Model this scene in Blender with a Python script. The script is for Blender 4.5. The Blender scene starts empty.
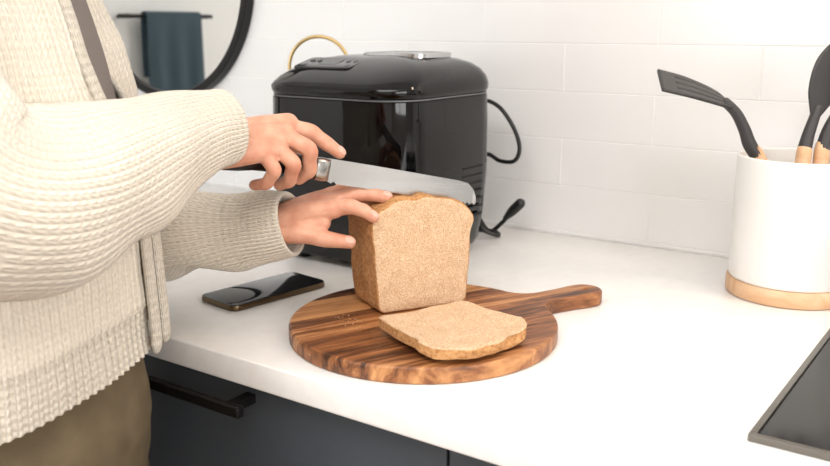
import bpy, bmesh, math, random
from mathutils import Vector, Matrix, noise
random.seed(4)
C=bpy.context
TOP=0.91
YAW=math.radians(35.1)
PO=Vector((-0.820,-0.846,0))
RZ=Matrix.Rotation(YAW,4,'Z')
def PF(x,y,z): return PO+(RZ@Vector((x,y,z)))

# ------------------------------------------------------------ materials
def lin(c):
    return tuple(((v/255)/12.92 if v/255<=0.04045 else (((v/255)+0.055)/1.055)**2.4) for v in c)+(1,)
def mat(name,rgb,rough=0.5,metal=0,**kw):
    m=bpy.data.materials.new(name);m.use_nodes=True
    b=m.node_tree.nodes['Principled BSDF']
    b.inputs['Base Color'].default_value=lin(rgb)
    b.inputs['Roughness'].default_value=rough
    b.inputs['Metallic'].default_value=metal
    for k,v in kw.items(): b.inputs[k.replace('_',' ')].default_value=v
    return m
def N(m,t,**props):
    n=m.node_tree.nodes.new(t)
    for k,v in props.items(): setattr(n,k,v)
    return n
def LK(m,a,b): m.node_tree.links.new(a,b)
def bsdf(m): return m.node_tree.nodes['Principled BSDF']
def coords(m,kind='Object',scale=(1,1,1),loc=(0,0,0)):
    tc=N(m,'ShaderNodeTexCoord');mp=N(m,'ShaderNodeMapping')
    mp.inputs['Scale'].default_value=scale;mp.inputs['Location'].default_value=loc
    LK(m,tc.outputs[kind],mp.inputs['Vector']);return mp.outputs['Vector']
def ntex(m,vec,scale,detail=4,rough=.5,dist=0):
    n=N(m,'ShaderNodeTexNoise');n.inputs['Scale'].default_value=scale;n.inputs['Detail'].default_value=detail
    n.inputs['Roughness'].default_value=rough;n.inputs['Distortion'].default_value=dist
    LK(m,vec,n.inputs['Vector']);return n.outputs['Fac']
def ramp(m,fac,stops):
    r=N(m,'ShaderNodeValToRGB')
    els=r.color_ramp.elements
    while len(els)<len(stops): els.new(.5)
    for e,(p,c) in zip(els,stops): e.position=p;e.color=lin(c)
    LK(m,fac,r.inputs['Fac']);return r.outputs['Color']
def bump(m,h,strength=.5,dist=.001,prev=None):
    b=N(m,'ShaderNodeBump');b.inputs['Strength'].default_value=strength;b.inputs['Distance'].default_value=dist
    LK(m,h,b.inputs['Height'])
    if prev: LK(m,prev,b.inputs['Normal'])
    LK(m,b.outputs['Normal'],bsdf(m).inputs['Normal']);return b.outputs['Normal']
def math_(m,op,a,b=None,c=None):
    n=N(m,'ShaderNodeMath',operation=op)
    for i,v in enumerate((a,b,c)):
        if v is None: continue
        if isinstance(v,(int,float)): n.inputs[i].default_value=v
        else: LK(m,v,n.inputs[i])
    return n.outputs[0]

M={}
M['tile']=mat('tile_glaze',(226,225,223),.22)
v=coords(M['tile']);LK(M['tile'],ramp(M['tile'],ntex(M['tile'],v,1.3,2),[(0,(225,225,226)),(1,(235,234,233))]),bsdf(M['tile']).inputs['Base Color'])
bump(M['tile'],ntex(M['tile'],v,14,2),.12,.002)
M['grout']=mat('grout',(246,245,243),.9)
M['paint']=mat('wall_paint',(232,230,226),.8)
v=coords(M['paint']);bump(M['paint'],ntex(M['paint'],v,160,3),.15,.001)
M['ceil']=mat('ceiling_paint',(240,240,238),.9)
v=coords(M['ceil']);bump(M['ceil'],ntex(M['ceil'],v,120,3),.1,.001)
M['floor']=mat('floor_oak',(150,120,92),.45)
v=coords(M['floor'],scale=(1,8,1));LK(M['floor'],ramp(M['floor'],ntex(M['floor'],v,3,6),[(.3,(128,98,72)),(.7,(172,142,110))]),bsdf(M['floor']).inputs['Base Color'])
M['quartz']=mat('white_quartz',(238,236,233),.28)
v=coords(M['quartz']);LK(M['quartz'],ramp(M['quartz'],ntex(M['quartz'],v,60,5),[(.35,(238,236,234)),(.6,(242,240,238))]),bsdf(M['quartz']).inputs['Base Color'])
M['slate']=mat('slate_cabinet',(66,72,79),.45)
v=coords(M['slate']);bump(M['slate'],ntex(M['slate'],v,200,3),.08,.001)
M['dark']=mat('black_gap',(14,14,15),.8)
M['blackmetal']=mat('black_metal',(18,18,19),.4,.3)
M['gloss']=mat('gloss_black',(5,5,6),.04,0,Specular_IOR_Level=.4)
v=coords(M['gloss']);bump(M['gloss'],ntex(M['gloss'],v,9,1),.06,.004)
M['plasticblk']=mat('black_plastic',(17,17,18),.38)
M['chrome']=mat('chrome',(200,200,202),.18,1)
M['steel']=mat('brushed_steel',(172,171,169),.26,1)
v=coords(M['steel'],scale=(2,2,300));bump(M['steel'],ntex(M['steel'],v,6,3),.12,.0005)
M['rim']=mat('cooktop_rim',(120,116,110),.3,1)
M['gold']=mat('brass',(205,178,125),.3,1)
M['bronze']=mat('phone_edge',(96,80,60),.3,.9)
M['panel']=mat('panel_black',(16,16,17),.15)
M['button']=mat('button_grey',(105,107,108),.4)
M['glassdark']=mat('smoked_glass',(40,42,46),.05)
M['cooktop']=mat('ceramic_glass',(10,10,11),.12,0,Specular_IOR_Level=.3)
M['ceramic']=mat('white_ceramic',(236,234,230),.42)
v=coords(M['ceramic']);bump(M['ceramic'],ntex(M['ceramic'],v,25,2),.05,.002)
M['nylon']=mat('nylon_grey',(52,50,50),.5)
M['mirror']=mat('mirror_silver',(238,240,240),.01,1)
M['towel']=mat('slate_towel',(62,78,86),.95)
v=coords(M['towel']);bump(M['towel'],ntex(M['towel'],v,260,3),.6,.003)
M['screen']=mat('phone_screen',(10,11,13),.04)
M['shirt']=mat('taupe_shirt',(122,112,106),.9)
v=coords(M['shirt']);bump(M['shirt'],ntex(M['shirt'],v,350,3),.3,.001)
M['pants']=mat('khaki_cotton',(108,94,70),.9)
v=coords(M['pants']);LK(M['pants'],ramp(M['pants'],ntex(M['pants'],v,30,5),[(.3,(98,84,62)),(.7,(114,99,75))]),bsdf(M['pants']).inputs['Base Color'])
bump(M['pants'],ntex(M['pants'],v,500,2),.3,.001)
M['hair']=mat('brown_hair',(88,58,38),.45)
v=coords(M['hair'],scale=(6,1,1));LK(M['hair'],ramp(M['hair'],ntex(M['hair'],v,30,4),[(.3,(66,42,26)),(.7,(112,78,50))]),bsdf(M['hair']).inputs['Base Color'])
bump(M['hair'],ntex(M['hair'],v,60,4),.8,.004)
M['eyew']=mat('eye_white',(235,232,228),.15)
M['iris']=mat('iris_brown',(60,38,22),.1)
M['lips']=mat('lips',(176,98,90),.4)
M['shoe']=mat('shoe_leather',(225,222,216),.5)
M['nail']=mat('nail',(222,170,152),.32)
M['lamp']=mat('added_panel_glow',(255,255,255),.5)
bsdf(M['lamp']).inputs['Emission Color'].default_value=(1,.96,.9,1);bsdf(M['lamp']).inputs['Emission Strength'].default_value=1.5  # glow of the added ceiling panel

m=M['skin']=mat('skin',(216,160,132),.48,0,Subsurface_Weight=.12,Subsurface_Scale=.01)
bsdf(m).inputs['Subsurface Radius'].default_value=(1,.35,.2)
v=coords(m);LK(m,ramp(m,ntex(m,v,55,3),[(.3,(202,138,112)),(.7,(222,170,143))]),bsdf(m).inputs['Base Color'])
bump(m,ntex(m,v,420,3,.6),.3,.0009)

def knit(name,rgb,stitch=1.0,depth=.0013):
    m=mat(name,rgb,.95,0,Sheen_Weight=.3)
    tc=N(m,'ShaderNodeTexCoord');sx=N(m,'ShaderNodeSeparateXYZ');LK(m,tc.outputs['UV'],sx.inputs[0])
    s=math_(m,'FRACT',sx.outputs['X'])
    dv=math_(m,'ABSOLUTE',math_(m,'SUBTRACT',s,.5))
    w=math_(m,'ADD',sx.outputs['Y'],math_(m,'MULTIPLY',dv,1.3*stitch))
    h1=math_(m,'ADD',math_(m,'MULTIPLY',math_(m,'SINE',math_(m,'MULTIPLY',w,6.2832)),.5),.5)
    h2=math_(m,'POWER',math_(m,'SINE',math_(m,'MULTIPLY',math_(m,'FRACT',math_(m,'MULTIPLY',s,2)),3.1416)),.6)
    h=math_(m,'MULTIPLY',h2,math_(m,'ADD',math_(m,'MULTIPLY',h1,.6),.4))
    v=coords(m);fz=ntex(m,v,600,3)
    h=math_(m,'ADD',h,math_(m,'MULTIPLY',fz,.7))
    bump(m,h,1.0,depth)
    col=ramp(m,h,[(0.1,tuple(int(c*.89) for c in rgb)),(.8,rgb)])  # stitch grooves coloured darker: groove shade put into the wool colour
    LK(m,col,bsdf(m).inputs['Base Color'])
    return m
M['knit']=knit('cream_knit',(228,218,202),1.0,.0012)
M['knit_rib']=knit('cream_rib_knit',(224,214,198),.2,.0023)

def wood(name,dark,mid,light,strip=.027,grain=1.0,vary=.5):
    m=mat(name,mid,.42)
    tc=N(m,'ShaderNodeTexCoord');sx=N(m,'ShaderNodeSeparateXYZ');LK(m,tc.outputs['Object'],sx.inputs[0])
    idx=math_(m,'FLOOR',math_(m,'DIVIDE',sx.outputs['Y'],strip))
    wn=N(m,'ShaderNodeTexWhiteNoise',noise_dimensions='1D');LK(m,idx,wn.inputs['W'])
    cb=N(m,'ShaderNodeCombineXYZ')
    LK(m,math_(m,'MULTIPLY',sx.outputs['X'],6*grain),cb.inputs[0])
    LK(m,math_(m,'ADD',math_(m,'MULTIPLY',sx.outputs['Y'],60*grain),math_(m,'MULTIPLY',wn.outputs['Value'],31)),cb.inputs[1])
    LK(m,math_(m,'MULTIPLY',sx.outputs['Z'],30),cb.inputs[2])
    f=ntex(m,cb.outputs[0],1.0,6,.62,1.4)
    f2=math_(m,'ADD',math_(m,'MULTIPLY',f,1.7),math_(m,'MULTIPLY',math_(m,'SUBTRACT',wn.outputs['Value'],.70),vary))
    col=ramp(m,f2,[(.34,dark),(.66,mid),(1.0,light)])
    LK(m,col,bsdf(m).inputs['Base Color'])
    bump(m,f,.15,.0006)
    return m
M['acacia']=wood('acacia_wood',(66,36,18),(144,90,52),(202,146,94),.030,1.0,.55)
M['beech']=wood('beech_wood',(186,142,106),(208,164,124),(222,184,148),.5,.8,.1)

def bread(name,c1,c2,c3,sc=1.0,dep=.0025,lo=.38,mi=.58,hi=.80):
    m=mat(name,c2,.9)
    v=coords(m)
    vo=N(m,'ShaderNodeTexVoronoi');vo.inputs['Scale'].default_value=560*sc;LK(m,v,vo.inputs['Vector'])
    n0=ntex(m,v,70*sc,3,.6)
    n1=ntex(m,v,620*sc,5,.7)
    h=math_(m,'ADD',math_(m,'MULTIPLY',vo.outputs['Distance'],.30),math_(m,'ADD',math_(m,'MULTIPLY',n0,.25),math_(m,'MULTIPLY',n1,.65)))
    LK(m,ramp(m,h,[(lo,c1),(mi,c2),(hi,c3)]),bsdf(m).inputs['Base Color'])
    bump(m,h,.9,dep)
    return m
M['crumb']=bread('bread_crumb',(172,130,96),(212,175,138),(234,208,176),1.0,.0019,.36,.56,.80)
M['crust']=bread('bread_crust',(142,92,50),(184,132,82),(204,158,108),.45,.0010)

# ------------------------------------------------------------ helpers
def empty(name,loc=(0,0,0),rz=0):
    e=bpy.data.objects.new(name,None);e.location=loc;e.rotation_euler=(0,0,rz);e.empty_display_size=.05
    C.collection.objects.link(e);return e
def obj(name,verts,faces,mt,parent=None,smooth=True,uvs=None,mi=None):
    me=bpy.data.meshes.new(name);me.from_pydata([tuple(v) for v in verts],[],faces);me.update()
    for k in (mt if isinstance(mt,(list,tuple)) else [mt]): me.materials.append(k)
    if mi:
        for p,i in zip(me.polygons,mi): p.material_index=i
    if smooth:
        for p in me.polygons: p.use_smooth=True
    if uvs:
        ul=me.uv_layers.new(name='UVMap')
        for p in me.polygons:
            for li,uv in zip(p.loop_indices,uvs[p.index]): ul.data[li].uv=uv
    o=bpy.data.objects.new(name,me);C.collection.objects.link(o)
    if parent: o.parent=parent
    return o
def bm_obj(name,bm,mt,parent=None,smooth=False):
    bmesh.ops.recalc_face_normals(bm,faces=bm.faces)
    me=bpy.data.meshes.new(name);bm.to_mesh(me);bm.free()
    for k in (mt if isinstance(mt,(list,tuple)) else [mt]): me.materials.append(k)
    if smooth:
        for p in me.polygons: p.use_smooth=True
    o=bpy.data.objects.new(name,me);C.collection.objects.link(o)
    if parent: o.parent=parent
    return o
def box(name,lo,hi,mt,parent=None,bev=0.0,seg=2,smooth=False):
    bm=bmesh.new();bmesh.ops.create_cube(bm,size=1)
    for v in bm.verts:
        v.co=Vector([lo[i]+(v.co[i]+.5)*(hi[i]-lo[i]) for i in range(3)])
    if bev: bmesh.ops.bevel(bm,geom=list(bm.edges),offset=bev,segments=seg,profile=.5,affect='EDGES')
    return bm_obj(name,bm,mt,parent,smooth)
def bake(o):
    C.view_layer.update()
    dg=C.evaluated_depsgraph_get()
    me=bpy.data.meshes.new_from_object(o.evaluated_get(dg))
    o.modifiers.clear()
    if o.type=='MESH': o.data=me;return o
    n=bpy.data.objects.new(o.name,me);par=o.parent;mw=o.matrix_basis.copy()
    nm=o.name;bpy.data.objects.remove(o);n.name=nm
    C.collection.objects.link(n);n.parent=par;n.matrix_basis=mw;return n
def cr(P,t):
    n=len(P)-1;i=min(int(t*n),n-1);u=t*n-i
    p1,p2=P[i],P[i+1];p0=P[i-1] if i>0 else p1*2-p2 if isinstance(p1,Vector) else 2*p1-p2
    p3=P[i+2] if i+2<=n else p2*2-p1
    return .5*((2*p1)+(p2-p0)*u+(2*p0-5*p1+4*p2-p3)*u*u+(3*p1-p0-3*p2+p3)*u*u*u)
def tube(pts,rads,n=16,seg=None,cap=True,flat=1.0,flatdir=None,rib=0,ribamp=0,nz=0,nsc=8,uvcol=None,uvrow=None,hemi=True):
    P=[Vector(p) for p in pts];R=list(rads)
    seg=seg or (len(P)-1)*6
    pos=[cr(P,i/seg) for i in range(seg+1)];rad=[max(cr(R,i/seg),1e-4) for i in range(seg+1)]
    if hemi and cap:
        d0=(pos[0]-pos[1]).normalized();d1=(pos[-1]-pos[-2]).normalized()
        r0,r1=rad[0],rad[-1];A=[];B=[]
        for k in range(4,0,-1):
            a=k/4.3*math.pi/2;A.append((pos[0]+d0*r0*math.sin(a),r0*math.cos(a)))
        for k in range(1,5):
            a=k/4.3*math.pi/2;B.append((pos[-1]+d1*r1*math.sin(a),r1*math.cos(a)))
        pos=[a[0] for a in A]+pos+[b[0] for b in B];rad=[a[1] for a in A]+rad+[b[1] for b in B]
    L=len(pos);V=[];F=[];UV=[]
    T=[(pos[min(i+1,L-1)]-pos[max(i-1,0)]).normalized() for i in range(L)]
    up=Vector(flatdir) if flatdir else (Vector((0,0,1)) if abs(T[0].z)<.9 else Vector((1,0,0)))
    up=(up-T[0]*up.dot(T[0])).normalized();s=0;S=[]
    for i in range(L):
        if i: s+=(pos[i]-pos[i-1]).length
        S.append(s)
        up=(up-T[i]*up.dot(T[i])).normalized();sd=T[i].cross(up)
        for k in range(n):
            th=2*math.pi*k/n;r=rad[i]*(1+ribamp/rad[i]*math.cos(rib*th) if rib else 1)
            q=pos[i]+(up*math.cos(th)*flat+sd*math.sin(th))*r
            if nz: q=q+(q-pos[i]).normalized()*nz*noise.noise(q*nsc)
            V.append(q)
    for i in range(L-1):
        for k in range(n):
            k2=(k+1)%n;F.append((i*n+k,i*n+k2,(i+1)*n+k2,(i+1)*n+k))
            if uvcol: UV.append(((k*uvcol/n,S[i]/uvrow),((k+1)*uvcol/n,S[i]/uvrow),((k+1)*uvcol/n,S[i+1]/uvrow),(k*uvcol/n,S[i+1]/uvrow)))
    if cap:
        F.append(tuple(range(n-1,-1,-1)));F.append(tuple((L-1)*n+k for k in range(n)))
        if uvcol: UV+= [[(0,0)]*n]*2
    return V,F,UV
def merge(parts):
    V=[];F=[]
    for v,f in parts:
        o=len(V);V+=v;F+=[tuple(i+o for i in q) for q in f]
    return V,F
def ellipsoid(c,r,n=20,rot=None):
    V=[];F=[];m=n//2
    for i in range(1,m):
        a=math.pi*i/m
        for k in range(n):
            b=2*math.pi*k/n;q=Vector((r[0]*math.sin(a)*math.cos(b),r[1]*math.sin(a)*math.sin(b),r[2]*math.cos(a)))
            if rot: q=rot@q
            V.append(Vector(c)+q)
    for z,ii in ((r[2],0),(-r[2],1)):
        q=Vector((0,0,z));V.append(Vector(c)+(rot@q if rot else q))
    t=len(V)-2
    for i in range(m-2):
        for k in range(n):
            k2=(k+1)%n;F.append((i*n+k,(i+1)*n+k,(i+1)*n+k2,i*n+k2))
    for k in range(n):
        k2=(k+1)%n;F.append((t,k,k2));F.append((t+1,(m-2)*n+k2,(m-2)*n+k))
    return V,F
def fused(name,parts,voxel,smooth_it,mt,parent=None,fac=.5):
    V,F=merge(parts);o=obj(name,V,F,mt,parent)
    r=o.modifiers.new('r','REMESH');r.mode='VOXEL';r.voxel_size=voxel;r.use_smooth_shade=True
    if smooth_it:
        s=o.modifiers.new('s','SMOOTH');s.factor=fac;s.iterations=smooth_it
    o=bake(o)
    for p in o.data.polygons: p.use_smooth=True
    return o
def sharp(o,ang=35):
    me=o.data;bm=bmesh.new();bm.from_mesh(me)
    bmesh.ops.recalc_face_normals(bm,faces=bm.faces)
    for e in bm.edges:
        if len(e.link_faces)==2 and e.calc_face_angle(0)>math.radians(ang): e.smooth=False
    bm.to_mesh(me);bm.free();return o
def lathe(name,prof,n,mt,parent=None,loc=(0,0,0)):
    V=[];F=[]
    for r,z in prof:
        for k in range(n):
            a=2*math.pi*k/n;V.append((loc[0]+r*math.cos(a),loc[1]+r*math.sin(a),loc[2]+z))
    L=len(prof)
    for i in range(L-1):
        for k in range(n):
            k2=(k+1)%n;F.append((i*n+k,i*n+k2,(i+1)*n+k2,(i+1)*n+k))
    F.append(tuple(range(n-1,-1,-1)));F.append(tuple((L-1)*n+k for k in range(n)))
    return sharp(obj(name,V,F,mt,parent))

# ------------------------------------------------------------ ROOM
X0,X1,Y0,H=-2.6,2.0,-3.4,2.45
box('floor',(X0-.1,Y0-.1,-.1),(X1+.1,.1,0),M['floor'])
box('ceiling',(X0-.1,Y0-.1,H),(X1+.1,.1,H+.1),M['ceil'])
wb=empty('wall_back')
box('plaster',(X0-.1,0,0),(X1+.1,.1,H),M['grout'],wb)
V=[];F=[]
tw,thh,g=.30,.075,.0015
row=0;z=TOP+.007-thh
while z<H:
    ph=-.486 if row%2==1 else -.636
    x=ph-tw*8
    while x<X1:
        xa,xb=max(x+g/2,X0),min(x+tw-g/2,X1);za,zb=max(z+g/2,TOP+.001),min(z+thh-g/2,H)
        if xb-xa>.01 and zb-za>.002:
            o=len(V);b=min(.0006,(zb-za)*.3)
            for yy,ins in ((0,0),(-.0007,0),(-.0010,b)):
                V+=[(xa+ins,yy,za+ins),(xb-ins,yy,za+ins),(xb-ins,yy,zb-ins),(xa+ins,yy,zb-ins)]
            for L in (0,4):
                for k in range(4):
                    k2=(k+1)%4;F.append((o+L+k,o+L+k2,o+L+4+k2,o+L+4+k))
            F.append((o+8,o+9,o+10,o+11))
        x+=tw
    z+=thh;row+=1
obj('tiles',V,F,M['tile'],wb,smooth=False)
box('wall_left',(X0-.1,Y0,0),(X0,0,H),M['paint'])
def wall_with_hole(name,axis,pos,a0,a1,h0,h1,z0,z1):
    e=empty(name)
    def b(n,p,q,zz,zt):
        if axis=='x': box(n,(pos,p,zz),(pos+.1,q,zt),M['paint'],e)
        else: box(n,(p,pos,zz),(q,pos+.1,zt),M['paint'],e)
    b('low',a0,a1,0,z0);b('high',a0,a1,z1,H);b('side_1',a0,h0,z0,z1);b('side_2',h1,a1,z0,z1)
wall_with_hole('wall_right','x',X1,Y0,0,-2.7,-.9,.95,2.1)
wall_with_hole('wall_front','y',Y0-.1,X0,X1,-2.3,-.9,.95,2.1)
w=empty('window_1')
for i,yy in enumerate((-2.7,-1.82,-.94)): box(f'frame_{i}',(X1+.02,yy,.95),(X1+.07,yy+.04,2.1),M['ceil'],w)
for i,zz in enumerate((.95,2.06)): box(f'rail_{i}',(X1+.02,-2.7,zz),(X1+.07,-.9,zz+.04),M['ceil'],w)
w=empty('window_2')
for i,xx in enumerate((-2.3,-1.62,-.94)): box(f'frame_{i}',(xx,Y0-.07,.95),(xx+.04,Y0-.02,2.1),M['ceil'],w)
for i,zz in enumerate((.95,2.06)): box(f'rail_{i}',(-2.3,Y0-.07,zz),(-.9,Y0-.02,zz+.04),M['ceil'],w)
box('baseboard_left',(X0+.001,Y0,0),(X0+.012,-.72,.1),M['ceil'])

tr=empty('towel_rail')
V,F,_=tube([(X0+.06,-1.04,1.275),(X0+.06,-.66,1.275)],[.007,.007],12);obj('bar',V,F,M['blackmetal'],tr)
for i,yy in enumerate((-1.02,-.68)):
    V,F,_=tube([(X0+.009,yy,1.275),(X0+.06,yy,1.275)],[.008,.008],10);obj(f'bracket_{i}',V,F,M['blackmetal'],tr)
V=[];F=[];nn=36;prof=[]
for i in range(16): prof.append((X0+.074,1.00+.27*i/15))
for i in range(1,8):
    a=math.pi*i/8;prof.append((X0+.06+.014*math.cos(a),1.275+.014*math.sin(a)))
for i in range(12): prof.append((X0+.046,1.27-.2*i/11))
for (x,zz) in prof:
    for k in range(nn+1):
        s=k/nn;V.append((x+.006*math.sin(s*17)*min(1,(1.29-zz)*6),-.98+.24*s,zz))
for i in range(len(prof)-1):
    for k in range(nn): a=i*(nn+1)+k;F.append((a,a+1,a+nn+2,a+nn+1))
t=obj('hand_towel',V,F,M['towel'],tr);sm=t.modifiers.new('s','SOLIDIFY');sm.thickness=.005;sm.offset=0

mr=empty('round_mirror',(-1.56,-.002,1.34))
V=[(0,-.014,0)];F=[];n=96
for k in range(n):
    a=2*math.pi*k/n;V.append((.240*math.cos(a),-.014,.240*math.sin(a)))
for k in range(n): F.append((0,1+(k+1)%n,1+k))
obj('glass',V,F,M['mirror'],mr,smooth=False)
V=[];F=[]
pr=[(.236,0),(.236,-.020),(.239,-.023),(.250,-.023),(.253,-.020),(.253,0)]
for k in range(n):
    a=2*math.pi*k/n
    for r,y in pr: V.append((r*math.cos(a),y,r*math.sin(a)))
for k in range(n):
    for j in range(6): F.append((k*6+j,k*6+(j+1)%6,((k+1)%n)*6+(j+1)%6,((k+1)%n)*6+j))
sharp(obj('frame',V,F,M['blackmetal'],mr))

# ------------------------------------------------------------ COUNTER
kc=empty('kitchen_counter')
XC=X0+.002
box('countertop',(XC,-.704,TOP-.03),(1.5,-.002,TOP),M['quartz'],kc,.0025,3,True)
box('carcass',(XC,-.66,.1),(1.5,-.002,TOP-.03),M['dark'],kc)
box('toe_kick',(XC,-.60,0.001),(1.5,-.58,.1),M['dark'],kc)
xs=[XC,-1.95,-1.31,-.41,.19,.79,1.5]
for i in range(6):
    x0,x1=xs[i]+.0015,xs[i+1]-.0015
    zz=[(.11,.40),(.403,.69),(.693,.876)]
    for j,(a,b) in enumerate(zz):
        box(f'drawer_{i}_{j}',(x0,-.682,a),(x1,-.661,b),M['slate'],kc,.0015,2)
    for j,(a,b) in enumerate(zz):
        cx=(x0+x1)/2;hw=.22
        hz=b-.013
        box(f'pull_{i}_{j}',(cx-hw,-.722,hz-.012),(cx+hw,-.712,hz),M['blackmetal'],kc,.002,2)
        for s in (-1,1):
            box(f'post_{i}_{j}_{s}',(cx+s*(hw-.02)-.006,-.715,hz-.011),(cx+s*(hw-.02)+.006,-.681,hz-.001),M['blackmetal'],kc)

ct=empty('induction_cooktop',(-.004,-.007,0))
box('glass',(-.160,-.585,TOP+.0005),(.444,-.076,TOP+.006),M['cooktop'],ct,.002,2)
def rectframe(name,x0,y0,x1,y1,w,z0,z1,mt,par):
    box(name+'_1',(x0,y0,z0),(x1,y0+w,z1),mt,par,.001);box(name+'_2',(x0,y1-w,z0),(x1,y1,z1),mt,par,.001)
    box(name+'_3',(x0,y0+w,z0),(x0+w,y1-w,z1),mt,par,.001);box(name+'_4',(x1-w,y0+w,z0),(x1,y1-w,z1),mt,par,.001)
rectframe('rim',-.166,-.591,.450,-.070,.006,TOP+.0002,TOP+.0070,M['rim'],ct)
for i,(x,y,r) in enumerate(((-.02,-.45,.08),(.26,-.45,.105),(-.02,-.2,.1),(.26,-.2,.08))):
    lathe(f'burner_mark_{i}',[(r-.0015,0),(r-.0015,.0004),(r,.0004),(r,0)],64,M['button'],ct,(x,y,TOP+.006))

# ------------------------------------------------------------ BREAD MACHINE
bmn=empty('bread_machine',(-.808,-.2525,TOP))
def rr(hw,hd,r,z,n=8,dz=None):
    out=[]
    for cx,cy,a0 in ((hw-r,hd-r,0),(-hw+r,hd-r,90),(-hw+r,-hd+r,180),(hw-r,-hd+r,270)):
        for k in range(n+1):
            a=math.radians(a0+90*k/n);x=cx+r*math.cos(a);y=cy+r*math.sin(a)
            out.append(Vector((x,y,z+(dz(x,y,z) if dz else 0))))
    return out
def loft(name,rings,mt,parent,closed=True,sh=30):
    V=[];F=[];n=len(rings[0])
    for r in rings: V+=r
    for i in range(len(rings)-1):
        for k in range(n):
            k2=(k+1)%n;F.append((i*n+k,i*n+k2,(i+1)*n+k2,(i+1)*n+k))
    if closed:
        F.append(tuple(range(n-1,-1,-1)));F.append(tuple((len(rings)-1)*n+k for k in range(n)))
    return sharp(obj(name,V,F,mt,parent),sh)
HW,HD=.129,.132
body=[(.022,.008),(.014,.012),(.009,.022),(.004,.06),(0,.12),(0,.20),(.001,.236),(.005,.238)]
loft('body',[rr(HW-i,HD-i,.060-i*.5,z) for i,z in body],M['gloss'],bmn)
def dome(x,y,z):
    return -.030*max(0,(z-.25)/.045)*max(0,(-y-.01)/.12)**1.6
lid=[(.004,.2385),(.001,.241),(-.001,.246),(-.001,.254),(.002,.264),(.009,.274),(.020,.282),(.036,.288),(.056,.2915),(.08,.2935),(.10,.294)]
loft('lid',[rr(HW-i,HD-i,max(.062-i*.35,.012),z,8,dome) for i,z in lid],M['gloss'],bmn,sh=50)
loft('seam_trim',[rr(HW-.0015+a,HD-.0015+a,.060,z) for a,z in ((-.003,.2370),(0,.2374),(0,.2390),(-.003,.2394))],M['button'],bmn)
for i,(sx,sy) in enumerate(((1,1),(1,-1),(-1,1),(-1,-1))):
    lathe(f'foot_{i}',[(.012,0),(.013,.002),(.013,.012)],20,M['plasticblk'],bmn,(sx*.08,sy*.09,0))
loft('window_trim',[[Vector((p.x+.025,p.y+.03,p.z)) for p in rr(a,b,.02,z,6)] for a,b,z in ((.056,.046,.290),(.056,.046,.2955),(.054,.044,.297),(.047,.037,.297),(.046,.036,.2955))],M['chrome'],bmn)
loft('window_glass',[[Vector((p.x+.025,p.y+.03,p.z)) for p in rr(a,b,.016,z,6)] for a,b,z in ((.046,.036,.290),(.046,.036,.2962))],M['glassdark'],bmn)
cp=empty('control_panel',(-.040,-.068,.2800));cp.parent=bmn;cp.rotation_euler=(math.radians(15),0,0)
loft('panel_plate',[rr(.052-a,.024-a,.008,z,5) for a,z in ((0,-.006),(0,.0028),(.001,.0035))],M['panel'],cp)
box('lcd',(-.016,-.008,.003),(.016,.014,.0039),M['button'],cp,.0004)
for i in range(6):
    x=(-.040,-.027,.027,.040,-.040,.040)[i];y=(.010,.010,.010,.010,-.010,-.010)[i]
    lathe(f'button_{i}',[(.0040,0),(.0040,.0006),(.0032,.0009)],16,M['button'],cp,(x,y,.0035))
for i in range(7):
    box(f'vent_{i}',(HW-.0015,.02+.0,.06+.012*i),(HW+.0004,.075,.063+.012*i),M['dark'],bmn)
e=empty('power_cord')
cpts=[(-.760,-.075,1.120),(-.748,-.06,1.128),(-.718,-.06,1.117),(-.692,-.06,1.086),(-.681,-.06,1.055),(-.690,-.06,1.034),(-.716,-.06,1.032),(-.740,-.06,1.041),(-.765,-.07,1.030),(-.775,-.08,.99),(-.760,-.07,.955),(-.735,-.06,.9145),(-.712,-.055,.930),(-.700,-.055,.945)]
V,F,_=tube(cpts,[.0034]*len(cpts),10,110);obj('cable',V,F,M['plasticblk'],e)
V,F,_=tube([(-.706,-.055,.938),(-.694,-.055,.951),(-.680,-.055,.965)],[.0045,.0080,.0085],12);obj('plug',V,F,M['plasticblk'],e)
c2=[(-.745,-.09,.945),(-.722,-.10,.925),(-.705,-.08,.9145),(-.725,-.06,.9145),(-.76,-.07,.9145)]
V,F,_=tube(c2,[.0034]*5,10,50);obj('cable_2',V,F,M['plasticblk'],e)

hp=empty('brass_hoop_stand',(-1.0,-.17,TOP))
V=[];F=[];n=64;k2=12
for i in range(n):
    a=2*math.pi*i/n
    for j in range(k2):
        b=2*math.pi*j/k2;r=.050+.003*math.cos(b)
        q=Vector((r*math.cos(a),.003*math.sin(b),.267+r*math.sin(a)));V.append(Matrix.Rotation(math.radians(30),3,'Z')@q)
for i in range(n):
    for j in range(k2): F.append((i*k2+j,((i+1)%n)*k2+j,((i+1)%n)*k2+(j+1)%k2,i*k2+(j+1)%k2))
obj('hoop',V,F,M['gold'],hp)
lathe('stem',[(.045,0),(.045,.006),(.040,.010),(.005,.014),(.004,.218)],32,M['gold'],hp)

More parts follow.
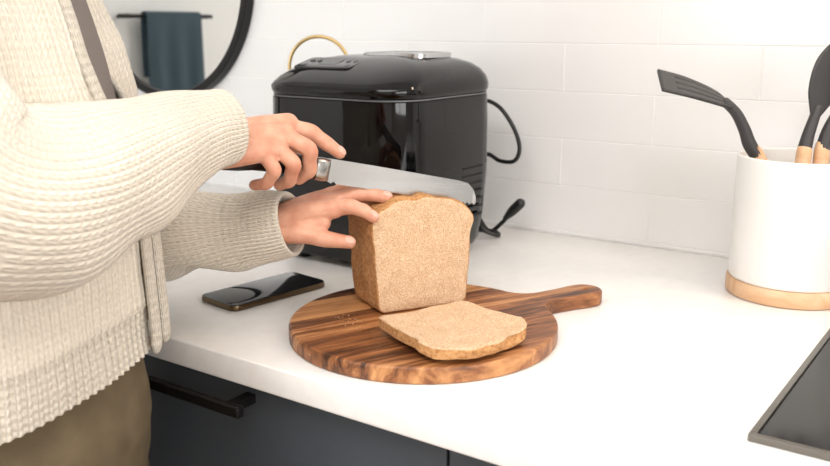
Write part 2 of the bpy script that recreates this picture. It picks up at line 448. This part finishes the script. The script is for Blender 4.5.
# ------------------------------------------------------------ UTENSIL HOLDER
HX,HY=-.246,-.132
uh=empty('utensil_holder',(HX,HY,TOP))
lathe('wood_base',[(.070,0),(.0765,.001),(.0775,.003),(.0775,.019),(.0765,.021),(.060,.021)],72,M['beech'],uh)
lathe('ceramic_cup',[(.060,.0215),(.0735,.0215),(.0750,.024),(.0750,.174),(.0742,.1765),(.0725,.1775),(.0708,.1765),(.0700,.174),(.0700,.03),(.001,.028)],96,M['ceramic'],uh)
def W(p): return PF(*p)
sp=empty('slotted_turner')
def tb(name,pts,rads,mt,par,n=14,**k):
    V,F,_=tube([W(p) for p in pts],rads,n,**k);return obj(name,V,F,mt,par)
tb('wood_handle',[(.900,.262,.96),(.868,.268,1.02),(.834,.271,1.080),(.826,.270,1.093)],[.007,.0085,.0095,.008],M['beech'],sp)
tb('neck',[(.830,.2705,1.086),(.820,.270,1.100),(.812,.269,1.118),(.800,.268,1.138),(.785,.266,1.152)],[.0088,.0085,.0075,.0068,.006],M['nylon'],sp)
def blade(name,path,widths,wdir,th,mt,par,slots=0,nu=28,nv=15,cup=0):
    P=[Vector(p) for p in path];wd=Vector(wdir).normalized();V=[];F=[]
    for i in range(nu+1):
        t=i/nu;c=cr(P,t);w=cr(list(widths),t)
        for j in range(nv+1):
            s=(j/nv-.5)*2;V.append(W(c+wd*s*w/2+Vector((0,0,1))*cup*(s*s-1)*math.sin(math.pi*t)))
    for i in range(nu):
        for j in range(nv):
            if slots and nu*.22<i<nu*.82 and j in slots: continue
            a=i*(nv+1)+j;F.append((a,a+1,a+nv+2,a+nv+1))
    o=obj(name,V,F,mt,par);s=o.modifiers.new('s','SOLIDIFY');s.thickness=th;s.offset=0
    return o
blade('head',[(.792,.267,1.147),(.772,.264,1.158),(.735,.26,1.171),(.699,.256,1.180)],[.014,.040,.056,.060],(.12,.9,.34),.0035,M['nylon'],sp,slots=(3,7,11))
ss=empty('serving_spoon')
tb('wood_handle',[(.868,.225,.955),(.875,.240,1.02),(.881,.250,1.085),(.883,.253,1.10)],[.007,.0085,.0095,.008],M['beech'],ss)
tb('neck',[(.882,.252,1.094),(.887,.255,1.115),(.897,.260,1.145)],[.0088,.0075,.006],M['nylon'],ss)
blade('bowl',[(.894,.259,1.135),(.902,.262,1.165),(.914,.266,1.20),(.928,.270,1.232)],[.012,.040,.046,.018],(.9,.2,-.25),.003,M['nylon'],ss,cup=0)
wh=empty('wooden_handled_spatula')
tb('wood_handle',[(.897,.215,.955),(.899,.235,1.02),(.903,.25,1.085),(.904,.253,1.10)],[.007,.0085,.0095,.008],M['beech'],wh)
tb('neck',[(.904,.252,1.094),(.911,.255,1.12),(.926,.258,1.15)],[.0088,.0075,.006],M['nylon'],wh)
blade('head',[(.924,.257,1.14),(.938,.26,1.17),(.950,.262,1.20),(.958,.264,1.23)],[.014,.044,.052,.052],(.9,.3,-.3),.003,M['nylon'],wh,slots=(3,7,11))

# ------------------------------------------------------------ CUTTING BOARD
BC=Vector((-.540,-.533,TOP));BA=math.radians(65)
cu=bpy.data.curves.new('cutting_board','CURVE');cu.dimensions='2D';cu.fill_mode='BOTH';cu.extrude=.006;cu.bevel_depth=.003;cu.bevel_resolution=3
out=[];R=.145
hw=.0155
a0=math.asin(.036/R)
for i in range(121):
    a=a0+(2*math.pi-2*a0)*i/120;out.append((R*math.cos(a),R*math.sin(a)))
x0=R*math.cos(a0);
def q(p0,p1,p2,t): return ((1-t)**2*p0[0]+2*t*(1-t)*p1[0]+t*t*p2[0],(1-t)**2*p0[1]+2*t*(1-t)*p1[1]+t*t*p2[1])
low=[q((x0,-.036),(.151,-hw-.001),(.172,-hw),i/8) for i in range(1,9)]
low+=[(.20,-hw-.0005),(.222,-hw-.003)]
end=[]
for i in range(17):
    a=-math.pi/2+math.pi*i/16;end.append((.231+.0185*math.cos(a),.0185*math.sin(a)))
up=[(x,-y) for x,y in reversed(low)]
out+=low+end+up
for pts in (out,[(.231+.006*math.cos(2*math.pi*k/24),.006*math.sin(2*math.pi*k/24)) for k in range(24)]):
    s=cu.splines.new('POLY');s.points.add(len(pts)-1)
    for p,c in zip(s.points,pts): p.co=(c[0],c[1],0,1)
    s.use_cyclic_u=True
cb=bpy.data.objects.new('cutting_board',cu);C.collection.objects.link(cb);cb.location=BC+Vector((0,0,.0092));cb.rotation_euler=(0,0,BA)
cu.materials.append(M['acacia'])
cb=bake(cb);cb.name='cutting_board'
BT=TOP+.0184

# ------------------------------------------------------------ LOAF & SLICE
def bread_outline(n=120,seed=0,hs=1.0):
    half=[(0,0),(.030,0),(.050,.0003),(.0555,.003),(.0570,.012),(.0590,.05),(.0605,.078),(.0625,.090),(.0650,.097),(.0645,.104),(.0605,.111),(.051,.1185),(.036,.1255),(.018,.1300),(0,.1310)]
    half=[(x,z*hs) for x,z in half]
    P=[Vector((x,z,0)) for x,z in half]+[Vector((-x,z,0)) for x,z in reversed(half[1:-1])]
    P.append(P[0].copy());tot=[0]
    for i in range(1,len(P)): tot.append(tot[-1]+(P[i]-P[i-1]).length)
    out=[]
    for k in range(n):
        s=tot[-1]*k/n
        i=max(j for j in range(len(P)-1) if tot[j]<=s);t=(s-tot[i])/(tot[i+1]-tot[i])
        p=P[i].lerp(P[i+1],t)
        c=Vector((0,.06,0));d=(p-c).normalized();f=noise.noise(Vector((p.x*45,p.y*45,seed*3.1)))*(.0016 if p.y<.09 else .0045)
        p=p+d*f
        if p.y<0: p.y=0
        out.append(p)
    return out
def bread_solid(name,depth,nseg,mt,parent,seed=0,roundback=True,hs=1.0,rough=1.0):
    V=[];F=[];MI=[];n=120;c=Vector((0,.058,0))
    base=bread_outline(n,seed,hs)
    rings=[]
    caps=[.02,.15,.3,.45,.6,.72,.83,.91,.955,.978]
    for s in caps:
        rings.append([(c.x+(p.x-c.x)*s,(0 if s<.97 else .0005)+.0012*noise.noise(Vector((p.x*s*60,p.y*s*60,seed))),c.y+(p.y-c.y)*s) for p in base])
    nf=len(caps)
    for i in range(nseg+1):
        y=.0015+(depth-.003)*i/nseg
        rings.append([(p.x+.0018*rough*noise.noise(Vector((p.x*60,p.y*60,y*70))),y,max(0,p.y+rough*(.0045*noise.noise(Vector((p.x*32,y*45+seed,2))) if p.y>.09 else 0))) for p in base])
    for s in reversed(caps):
        bulge=0 if not roundback else .012*(1-s*s)
        rings.append([(c.x+(p.x-c.x)*s,depth+bulge,c.y+(p.y-c.y)*s) for p in base])
    for r in rings: V+=r
    for i in range(len(rings)-1):
        for k in range(n):
            k2=(k+1)%n;F.append((i*n+k,i*n+k2,(i+1)*n+k2,(i+1)*n+k))
            back=i>=nf+nseg
            MI.append(0 if i<nf-1 or (back and not roundback) else 1)
    F.append(tuple(range(n-1,-1,-1)));MI.append(0)
    F.append(tuple((len(rings)-1)*n+k for k in range(n)));MI.append(0 if not roundback else 1)
    return obj(name,V,F,mt,parent,mi=MI)
la=math.radians(61)
loaf=bread_solid('bread_loaf',.072,22,[M['crumb'],M['crust']],None,1)
loaf.location=(-.559,-.5045,BT+.0003);loaf.rotation_euler=(0,0,la)
sl=bread_solid('bread_slice',.013,5,[M['crumb'],M['crust']],None,1,False,.97,1.5)
sl.rotation_mode='XYZ'
u=math.radians(70)
wx=Vector((math.cos(u),math.sin(u),0));upv=Vector((math.cos(u-math.pi/2),math.sin(u-math.pi/2),0));dn=upv.cross(wx)
mtx=Matrix((( wx.x,dn.x*1,upv.x,0),(wx.y,dn.y,upv.y,0),(wx.z,dn.z,upv.z,0),(0,0,0,1)))
for vv in sl.data.vertices:
    vv.co.y+= (-.003*((vv.co.x/.06)**2)-.002*noise.noise(vv.co*30))*(1 if dn.z<0 else -1)
sl.matrix_world=Matrix.Translation((-.532,-.552,BT+(.0145 if dn.z<0 else .0035)))@mtx
V=[];F=[]
for i in range(30):
    if i<20: x,y=-.605+random.gauss(0,.014),-.588+random.gauss(0,.010)
    else: x,y=-.46+random.gauss(0,.05),-.60+random.gauss(0,.03)
    if (Vector((x,y))-Vector((BC.x,BC.y))).length>.135: continue
    s=random.uniform(.0004,.0009)
    v,f=ellipsoid((x,y,BT+s*.8),(s,s*random.uniform(.6,1.2),s*.8),6)
    o=len(V);V+=v;F+=[tuple(a+o for a in q_) for q_ in f]
obj('bread_crumbs',V,F,M['crumb'],None)

# ------------------------------------------------------------ PHONE
ph=empty('smartphone',(-.792,-.524,TOP));ph.rotation_euler=(0,0,math.radians(82.6))
def rrz(hw,hd,r,z): return rr(hw,hd,r,z,8)
loft('case',[rrz(.0755-a,.0365-a,.011-a*.5,z) for a,z in ((.002,.0003),(.0005,.0015),(0,.003),(0,.0058),(.0006,.0075),(.0016,.008))],M['bronze'],ph)
loft('screen',[rrz(.0745-a,.0355-a,.010,z) for a,z in ((0,.0078),(0,.0084),(.0008,.0088))],M['screen'],ph)
box('side_button',(-.03,-.0372,.0035),(-.012,-.0362,.0055),M['bronze'],ph)

# ------------------------------------------------------------ KNIFE
O=Vector((-.006,.045,-.001))
kn=empty('bread_knife')
org=Vector((.310,.059,1.094))+O
dl=Vector((.254,.105,-.059)).normalized()
fx=(RZ.to_3x3()@dl).normalized();fy=Vector((0,0,1)).cross(fx).normalized();fz=fx.cross(fy)
kn.matrix_world=Matrix(((fx.x,fy.x,fz.x,0),(fx.y,fy.y,fz.y,0),(fx.z,fy.z,fz.z,0),(0,0,0,1)));kn.location=W(org)
top=[(.0,.0130),(.05,.0130),(.10,.0125),(.158,.0120),(.172,.0105),(.180,.004),(.185,-.004),(.187,-.0095)]
bot=[]
n=120
for i in range(n+1):
    x=.185-.177*i/n;ph_=(i%4)/4
    bot.append((x,-.0138+.0022*math.sin(math.pi*ph_)))
bot.append((0,-.0105))
ol=top+bot
bm=bmesh.new()
def hy(z): return .0010 if z>-.006 else .0002
L=[bm.verts.new((x,hy(z),z)) for x,z in ol]
Rr=[bm.verts.new((x,-hy(z),z)) for x,z in ol]
bm.faces.new(L);bm.faces.new(list(reversed(Rr)))
for i in range(len(ol)):
    j=(i+1)%len(ol);bm.faces.new((L[j],L[i],Rr[i],Rr[j]))
bmesh.ops.triangulate(bm,faces=[f for f in bm.faces if len(f.verts)>4])
bm_obj('blade',bm,M['steel'],kn)
def ring_e(x,hy,hz,cz=0,n=24,p=2.6):
    o=[]
    for k in range(n):
        a=2*math.pi*k/n;c,s=math.cos(a),math.sin(a)
        o.append(Vector((x,hy*math.copysign(abs(c)**(2/p),c),cz+hz*math.copysign(abs(s)**(2/p),s))))
    return o
loft('bolster',[ring_e(x,a,b,c) for x,a,b,c in ((.004,.0015,.0115,0),(.001,.005,.0125,0),(-.004,.0075,.013,0),(-.012,.008,.0125,0),(-.0125,.007,.012,0))],M['steel'],kn)
loft('handle',[ring_e(x,a,b,c) for x,a,b,c in ((-.0122,.0080,.0125,0),(-.03,.0090,.0115,.0005),(-.055,.0095,.0120,.001),(-.08,.0092,.0125,.0),(-.095,.009,.0135,-.002),(-.110,.0085,.0130,-.004),(-.116,.006,.010,-.005))],M['plasticblk'],kn)
for i,x in enumerate((-.03,-.058,-.088)):
    V,F,_=tube([(x,-.0098,0),(x,.0098,0)],[.0022,.0022],12,seg=1,hemi=False);obj(f'rivet_{i}',V,F,M['chrome'],kn)

# ------------------------------------------------------------ PERSON
pe=empty('person',PO,YAW)
def mm(*t): return Vector(t)/1000
def finger(pts,rads,off=Vector((0,0,0))):
    P=[mm(*p)+off for p in pts];Rd=[r/1000 for r in rads]
    if len(P)==4:
        Q=[P[0]];S=[Rd[0]]
        for i in range(1,4):
            Q.append((P[i-1]+P[i])/2);S.append((Rd[i-1]+Rd[i])/2*(.93 if i<3 else .98));Q.append(P[i]);S.append(Rd[i])
        P,Rd=Q,S
    V,F,_=tube(P,Rd,14,seg=(len(P)-1)*4);return V,F
RH=[
 finger([(194,-1,1128),(235,26,1140),(272,48,1145)],[17,14,11.5],O),
 finger([(194,-1,1126),(235,14,1134),(272,31,1137)],[18,14.5,11],O),
 finger([(194,-4,1122),(232,6,1126),(266,19,1127)],[17,14,10.5],O),
 finger([(194,-6,1118),(228,-2,1119),(256,10,1120)],[16,12.5,9.5],O),
 finger([(266,47,1143),(295,56,1135),(311,58,1123),(325,61,1112)],[10.8,9.2,8.2,6.6],O),
 finger([(268,30,1137),(296,30,1120),(295,39,1097),(282,49,1086)],[10.2,9.0,8.0,6.8],O),
 finger([(262,17,1127),(281,16,1107),(275,27,1088),(262,41,1081)],[9.6,8.5,7.6,6.6],O),
 finger([(252,8,1120),(263,5,1102),(253,14,1087),(238,27,1083)],[8.8,7.6,6.9,5.9],O),
 finger([(212,20,1124),(236,45,1128),(258,66,1118),(276,71,1108),(294,73,1101)],[15,13,10.5,9.8,7.8],O),
 finger([(120,-70,1098),(194,-3,1122)],[29,21],O),
]
fused('right_hand',RH,.0015,3,M['skin'],pe)
LHp=[
 finger([(238,119,1027),(275,112,1043),(312,110,1049)],[17,14,11],),
 finger([(238,122,1027),(275,124,1046),(311,126,1054)],[18,14.5,11]),
 finger([(238,126,1027),(275,138,1045),(308,145,1057)],[17,14,10.5]),
 finger([(238,130,1025),(272,150,1040),(301,163,1051)],[15,13,9.5]),
 finger([(245,116,1022),(275,110,1030),(298,108,1034)],[16,14,10]),
 finger([(308,110,1049),(330,107,1052),(344,105,1048),(355,102,1041)],[10.4,9.0,8.0,6.4]),
 finger([(308,126,1054),(334,127,1062),(352,128,1062),(369,128,1058)],[10.6,9.2,8.2,6.8]),
 finger([(304,145,1057),(336,146,1067),(358,146,1068),(382,146,1064)],[10.3,9,8.2,6.8]),
 finger([(298,163,1051),(324,170,1065),(344,176,1067),(362,180,1063)],[9.4,8,7.2,6]),
 finger([(245,108,1022),(274,101,1024),(302,98,1018),(328,103,1013)],[14,12,9.6,7.4]),
 finger([(150,150,1012),(238,124,1026)],[29,20]),
]
fused('left_hand',LHp,.0015,3,M['skin'],pe)
def nail(name,c,d,nrm,r,off=Vector((0,0,0))):
    d=Vector(d).normalized();nv=Vector(nrm);nv=(nv-d*nv.dot(d)).normalized();s=nv.cross(d)
    nt=(nv+d*.18).normalized();dt=s.cross(nt)*-1
    if dt.dot(d)<0: dt=-dt
    rot=Matrix((dt,s,nt)).transposed()
    V,F=ellipsoid(mm(*c)+off+nv*(r*.74/1000)-d*.0005,(r*.92/1000,r*.66/1000,.0022),20,rot);obj(name,V,F,M['nail'],pe)
nail('nail_r_index',(325,61,1112),(.6,.1,-.5),(.3,-.55,.7),6.8,O)
nail('nail_l_thumb',(328,103,1013),(1,.2,-.2),(0,-.75,.6),7.4)
nail('nail_l_index',(355,102,1041),(.8,-.2,-.5),(.5,-.55,.7),6.6)
nail('nail_l_middle',(369,128,1058),(1,0,-.2),(.1,-.45,.9),6.8)
nail('nail_l_ring',(382,146,1064),(1,0,-.2),(.1,-.35,.9),6.8)
nail('nail_l_pinky',(362,180,1063),(.9,.3,-.2),(.1,-.35,.9),6)

def sleeve(name,pts,rads,cols,seg,nz=.012):
    V,F,UV=tube(pts,rads,cols*5,seg=seg,cap=False,rib=cols,ribamp=.0006,nz=nz,nsc=14,uvcol=cols,uvrow=.0075)
    n=cols*5;P=[Vector(p) for p in pts];d=(P[-1]-P[-2]).normalized();c=sum((V[-n+k] for k in range(n)),Vector())/n
    last=V[-n:]
    for dd,sc in ((.002,.97),(.001,.90),(-.006,.86),(-.02,.85)):
        o=len(V)-n
        V+=[c+(p-c)*sc+d*dd for p in last]
        for k in range(n):
            k2=(k+1)%n;F.append((o+k,o+k2,o+n+k2,o+n+k));UV.append(((k*cols/n,0),((k+1)*cols/n,0),((k+1)*cols/n,.5),(k*cols/n,.5)))
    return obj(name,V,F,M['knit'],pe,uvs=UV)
sleeve('sleeve_right',[(-.035,-.105,1.335),(-.01,-.150,1.28),(.015,-.185,1.20),(.055,-.195,1.125),(.105,-.135,1.108),(.148,-.055,1.126),(.180,.01,1.140),(.205,.045,1.143)],
   [.060,.070,.074,.078,.070,.059,.047,.038],58,150,.014)
sleeve('sleeve_left',[(-.03,.10,1.33),(-.01,.155,1.27),(.01,.185,1.15),(.025,.200,1.03),(.085,.185,1.003),(.15,.155,1.012),(.215,.132,1.024),(.262,.118,1.033)],
   [.058,.066,.064,.060,.056,.049,.041,.034],50,130,.014)

rows=[(.86,.000,-.022,.148,.162),(.93,.001,-.022,.146,.158),(.98,.002,-.022,.143,.155),(1.05,.000,-.018,.141,.155),(1.12,-.006,-.012,.134,.152),(1.18,-.018,-.006,.126,.153),(1.25,-.030,0,.120,.158),(1.30,-.034,0,.110,.160),(1.335,-.036,0,.097,.150),(1.365,-.036,0,.080,.115),(1.385,-.034,0,.066,.078),(1.40,-.032,0,.058,.062)]
def rowat(z):
    for i in range(len(rows)-1):
        if rows[i][0]<=z<=rows[i+1][0]:
            t=(z-rows[i][0])/(rows[i+1][0]-rows[i][0])
            return [rows[i][k]+(rows[i+1][k]-rows[i][k])*t for k in range(5)]
    return list(rows[-1] if z>rows[-1][0] else rows[0])
def tp(z,a,off=0,p=2.25):
    _,cx,cy,A,B=rowat(z);c,s=math.cos(a),math.sin(a)
    return Vector((cx+(A+off)*math.copysign(abs(c)**(2/p),c),cy+(B+off)*math.copysign(abs(s)**(2/p),s),z))
def openang(z,side=1):
    f=1.15 if side>0 else .10
    if z<1.12: return .02
    return .02+f*min(1,(z-1.12)/.10)
def drape(a,zz): return (.045*math.cos(a)-.010)*max(0,1-(zz-.905)/.3)
V=[];F=[];UV=[];nr,nc,ribs=110,450,108
for i in range(nr+1):
    zz=.905+.495*i/nr;oa=openang(zz,1);ob=openang(zz,-1)
    for k in range(nc+1):
        a=oa+(2*math.pi-oa-ob)*k/nc
        rb=.0007 if i>11 else .0020
        p=tp(zz,a,rb*math.cos(ribs*a)+.003)
        nzv=.012*noise.noise(Vector((p.x*8,p.y*8,p.z*3.5)))+.004*noise.noise(p*18)
        c=Vector((0,0,zz));d=(p-c).normalized();p=p+d*nzv
        if i<=11: p=p-d*.004
        p.z+=drape(a,zz)
        V.append(p)
MI=[]
for i in range(nr):
    for k in range(nc):
        a=i*(nc+1)+k;F.append((a,a+1,a+nc+2,a+nc+1));MI.append(1 if i<11 else 0)
        u0,u1=k*ribs/nc,(k+1)*ribs/nc;v0,v1=i*.495/nr/.0075,(i+1)*.495/nr/.0075
        UV.append(((u0,v0),(u1,v0),(u1,v1),(u0,v1)))
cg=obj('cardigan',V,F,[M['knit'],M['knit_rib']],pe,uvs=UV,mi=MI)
for sd in (1,-1):
    pts=[]
    for i in range(40):
        zz=.915+.475*i/39;a=(openang(zz,sd)+.05)*sd
        p=tp(zz,a,.005);p.z+=drape(a,zz);pts.append(p)
    V,F,UV=tube(pts,[.012]*40,20,seg=120,flat=.35,flatdir=(1,0,0),uvcol=8,uvrow=.0085);obj(f'button_band_{sd+1}',V,F,M['knit_rib'],pe,uvs=UV)
V=[];F=[];nr,nc=60,96
for i in range(nr+1):
    zz=.97+.42*i/nr;off=-.003-.027*min(1,max(0,(1.16-zz)/.08))
    for k in range(nc):
        a=2*math.pi*k/nc
        sa=((a+math.pi)%(2*math.pi))-math.pi
        front=1 if -.25<sa<1.2 else max(0,1-min(abs(sa+.25),abs(sa-1.2))/.35)
        oo=off-.020*(1-front)
        p=tp(zz,a,oo);c=Vector((0,0,zz))
        p+=(p-c).normalized()*.003*noise.noise(p*12);V.append(p)
for i in range(nr):
    for k in range(nc): F.append((i*nc+k,i*nc+(k+1)%nc,(i+1)*nc+(k+1)%nc,(i+1)*nc+k))
F.append(tuple(range(nc-1,-1,-1)));F.append(tuple(nr*nc+k for k in range(nc)))
obj('shirt',V,F,M['shirt'],pe)
def T3(pts,rads,n=28,**k):
    V,F,_=tube(pts,rads,n,**k);return V,F
pv=[]
V=[];F=[];lv=[(.76,.0,-.022,.10,.135),(.80,.0,-.022,.122,.146),(.86,.000,-.022,.130,.150),(.92,.000,-.022,.124,.142),(.98,.0,-.022,.112,.130),(1.01,.0,-.022,.105,.124)]
for zz,cx,cy,a_,b_ in lv:
    for k in range(48):
        a=2*math.pi*k/48;V.append(Vector((cx+a_*math.cos(a),cy+b_*math.sin(a),zz)))
for i in range(len(lv)-1):
    for k in range(48): F.append((i*48+k,i*48+(k+1)%48,(i+1)*48+(k+1)%48,(i+1)*48+k))
F.append(tuple(range(47,-1,-1)));F.append(tuple((len(lv)-1)*48+k for k in range(48)))
pv.append((V,F))
for s in (-1,1):
    pv.append(T3([(.005,-.022+s*.078,.87),(.012,-.022+s*.085,.70),(.015,-.022+s*.088,.48),(-.01,-.022+s*.09,.28),(-.03,-.022+s*.09,.10)],[.086,.088,.068,.060,.056],hemi=False))
tr_=fused('trousers',pv,.007,3,M['pants'],pe)
for v_ in tr_.data.vertices:
    p=v_.co.copy();v_.co+=v_.normal*(.006*noise.noise(Vector((p.x*14,p.y*14,p.z*6)))+.002*noise.noise(p*40))
for s in (-1,1):
    cy=-.022+s*.09
    q_=[T3([(-.065,cy,.045),(-.02,cy,.05),(.05,cy,.038),(.12,cy,.028)],[.036,.04,.038,.026]),T3([(-.03,cy,.05),(-.03,cy,.12)],[.042,.042])]
    so=fused(f'shoe_{s+1}',q_,.005,3,M['shoe'],pe)
    for v_ in so.data.vertices: v_.co.z=max(v_.co.z,.001)
hd=empty('head_group',(-.032,0,1.385));hd.parent=pe;hd.rotation_euler=(0,math.radians(24),0)
hp_=[T3([(-.01,0,-.05),(.0,0,.03),(.010,0,.09)],[.056,.050,.048]),
 ellipsoid((.000,0,.165),(.088,.072,.086),28),ellipsoid((.026,0,.120),(.056,.054,.058),24),
 ellipsoid((.058,0,.078),(.020,.024,.018),16),ellipsoid((.052,0,.100),(.030,.034,.028),16),
 T3([(.083,0,.155),(.092,0,.136),(.099,0,.120)],[.008,.009,.011],12),
 ellipsoid((.090,.009,.117),(.009,.007,.006),12),ellipsoid((.090,-.009,.117),(.009,.007,.006),12),
 ellipsoid((.070,0,.172),(.015,.048,.010),16),
 ellipsoid((.054,.034,.125),(.022,.020,.02),16),ellipsoid((.054,-.034,.125),(.022,.020,.02),16),
 ellipsoid((.0,.074,.135),(.018,.008,.030),14),ellipsoid((.0,-.074,.135),(.018,.008,.030),14)]
fused('face',hp_,.003,4,M['skin'],hd)
for s in (-1,1):
    V,F=ellipsoid((.070,s*.029,.150),(.012,.013,.009),18);obj(f'eye_{s+1}',V,F,M['eyew'],hd)
    V,F=ellipsoid((.0795,s*.029,.148),(.0035,.0055,.0055),14);obj(f'iris_{s+1}',V,F,M['iris'],hd)
    V,F,_=tube([(.082,s*.014,.170),(.082,s*.030,.174),(.070,s*.046,.168)],[.0025,.0030,.0015],8);obj(f'eyebrow_{s+1}',V,F,M['hair'],hd)
    V,F,_=tube([(.077,s*.017,.155),(.082,s*.029,.158),(.073,s*.042,.153)],[.003,.0045,.003],8);obj(f'eyelid_{s+1}',V,F,M['skin'],hd)
V,F,_=tube([(.072,-.020,.096),(.082,-.007,.099),(.083,0,.0975),(.082,.007,.099),(.072,.020,.096)],[.0015,.0040,.0036,.0040,.0015],10);obj('upper_lip',V,F,M['lips'],hd)
V,F,_=tube([(.072,-.018,.094),(.080,0,.091),(.072,.018,.094)],[.0015,.0050,.0015],10);obj('lower_lip',V,F,M['lips'],hd)
hh=[ellipsoid((-.018,0,.185),(.090,.084,.086),28),ellipsoid((-.045,0,.13),(.058,.076,.075),24),ellipsoid((-.118,0,.165),(.040,.044,.042),20),ellipsoid((.035,.0,.228),(.040,.060,.024),20)]
fused('hair',hh,.005,3,M['hair'],hd)

# ------------------------------------------------------------ LIGHTS
def area(name,loc,rot,sx,sy,power,col=(1,1,1)):
    l=bpy.data.lights.new(name,'AREA');l.shape='RECTANGLE';l.size=sx;l.size_y=sy;l.energy=power;l.color=col
    o=bpy.data.objects.new(name,l);o.location=loc;o.rotation_euler=rot;C.collection.objects.link(o);return o
R_=math.radians
area('window_light_right',(X1+.25,-1.8,1.55),(0,R_(90),0),1.3,1.9,55,(1,.985,.965))
area('window_light_front',(-1.6,Y0-.3,1.55),(R_(90),0,0),1.5,1.3,44,(.95,.98,1))
pl=empty('added_ceiling_panel')  # unseen ceiling panel, added so the closed room gets enough light
box('diffuser',(-.9,-2.3,H-.03),(.7,-1.2,H-.012),M['lamp'],pl,.004)
area('added_ceiling_fill',(-.1,-1.75,H-.035),(0,0,0),1.6,1.1,23,(1,.985,.97))  # added overhead fill lamp just below the panel
area('under_cabinet_light',(.15,-.22,1.75),(0,0,0),.6,.06,3.6,(1,.80,.6))
w=bpy.data.worlds.new('World');C.scene.world=w;w.use_nodes=True
w.node_tree.nodes['Background'].inputs[0].default_value=(.86,.92,1,1);w.node_tree.nodes['Background'].inputs[1].default_value=1.0
C.scene.view_settings.view_transform='Standard'

# ------------------------------------------------------------ CAMERA
cam=bpy.data.cameras.new('Camera');cam.sensor_width=36;cam.lens=36*900/830
co=bpy.data.objects.new('Camera',cam);C.collection.objects.link(co)
co.location=(0,-1.317,TOP+.335);co.rotation_euler=(R_(90-13),0,YAW)
cam.clip_start=.01
cam.dof.use_dof=True;cam.dof.focus_distance=.98;cam.dof.aperture_fstop=7.0
C.scene.camera=co
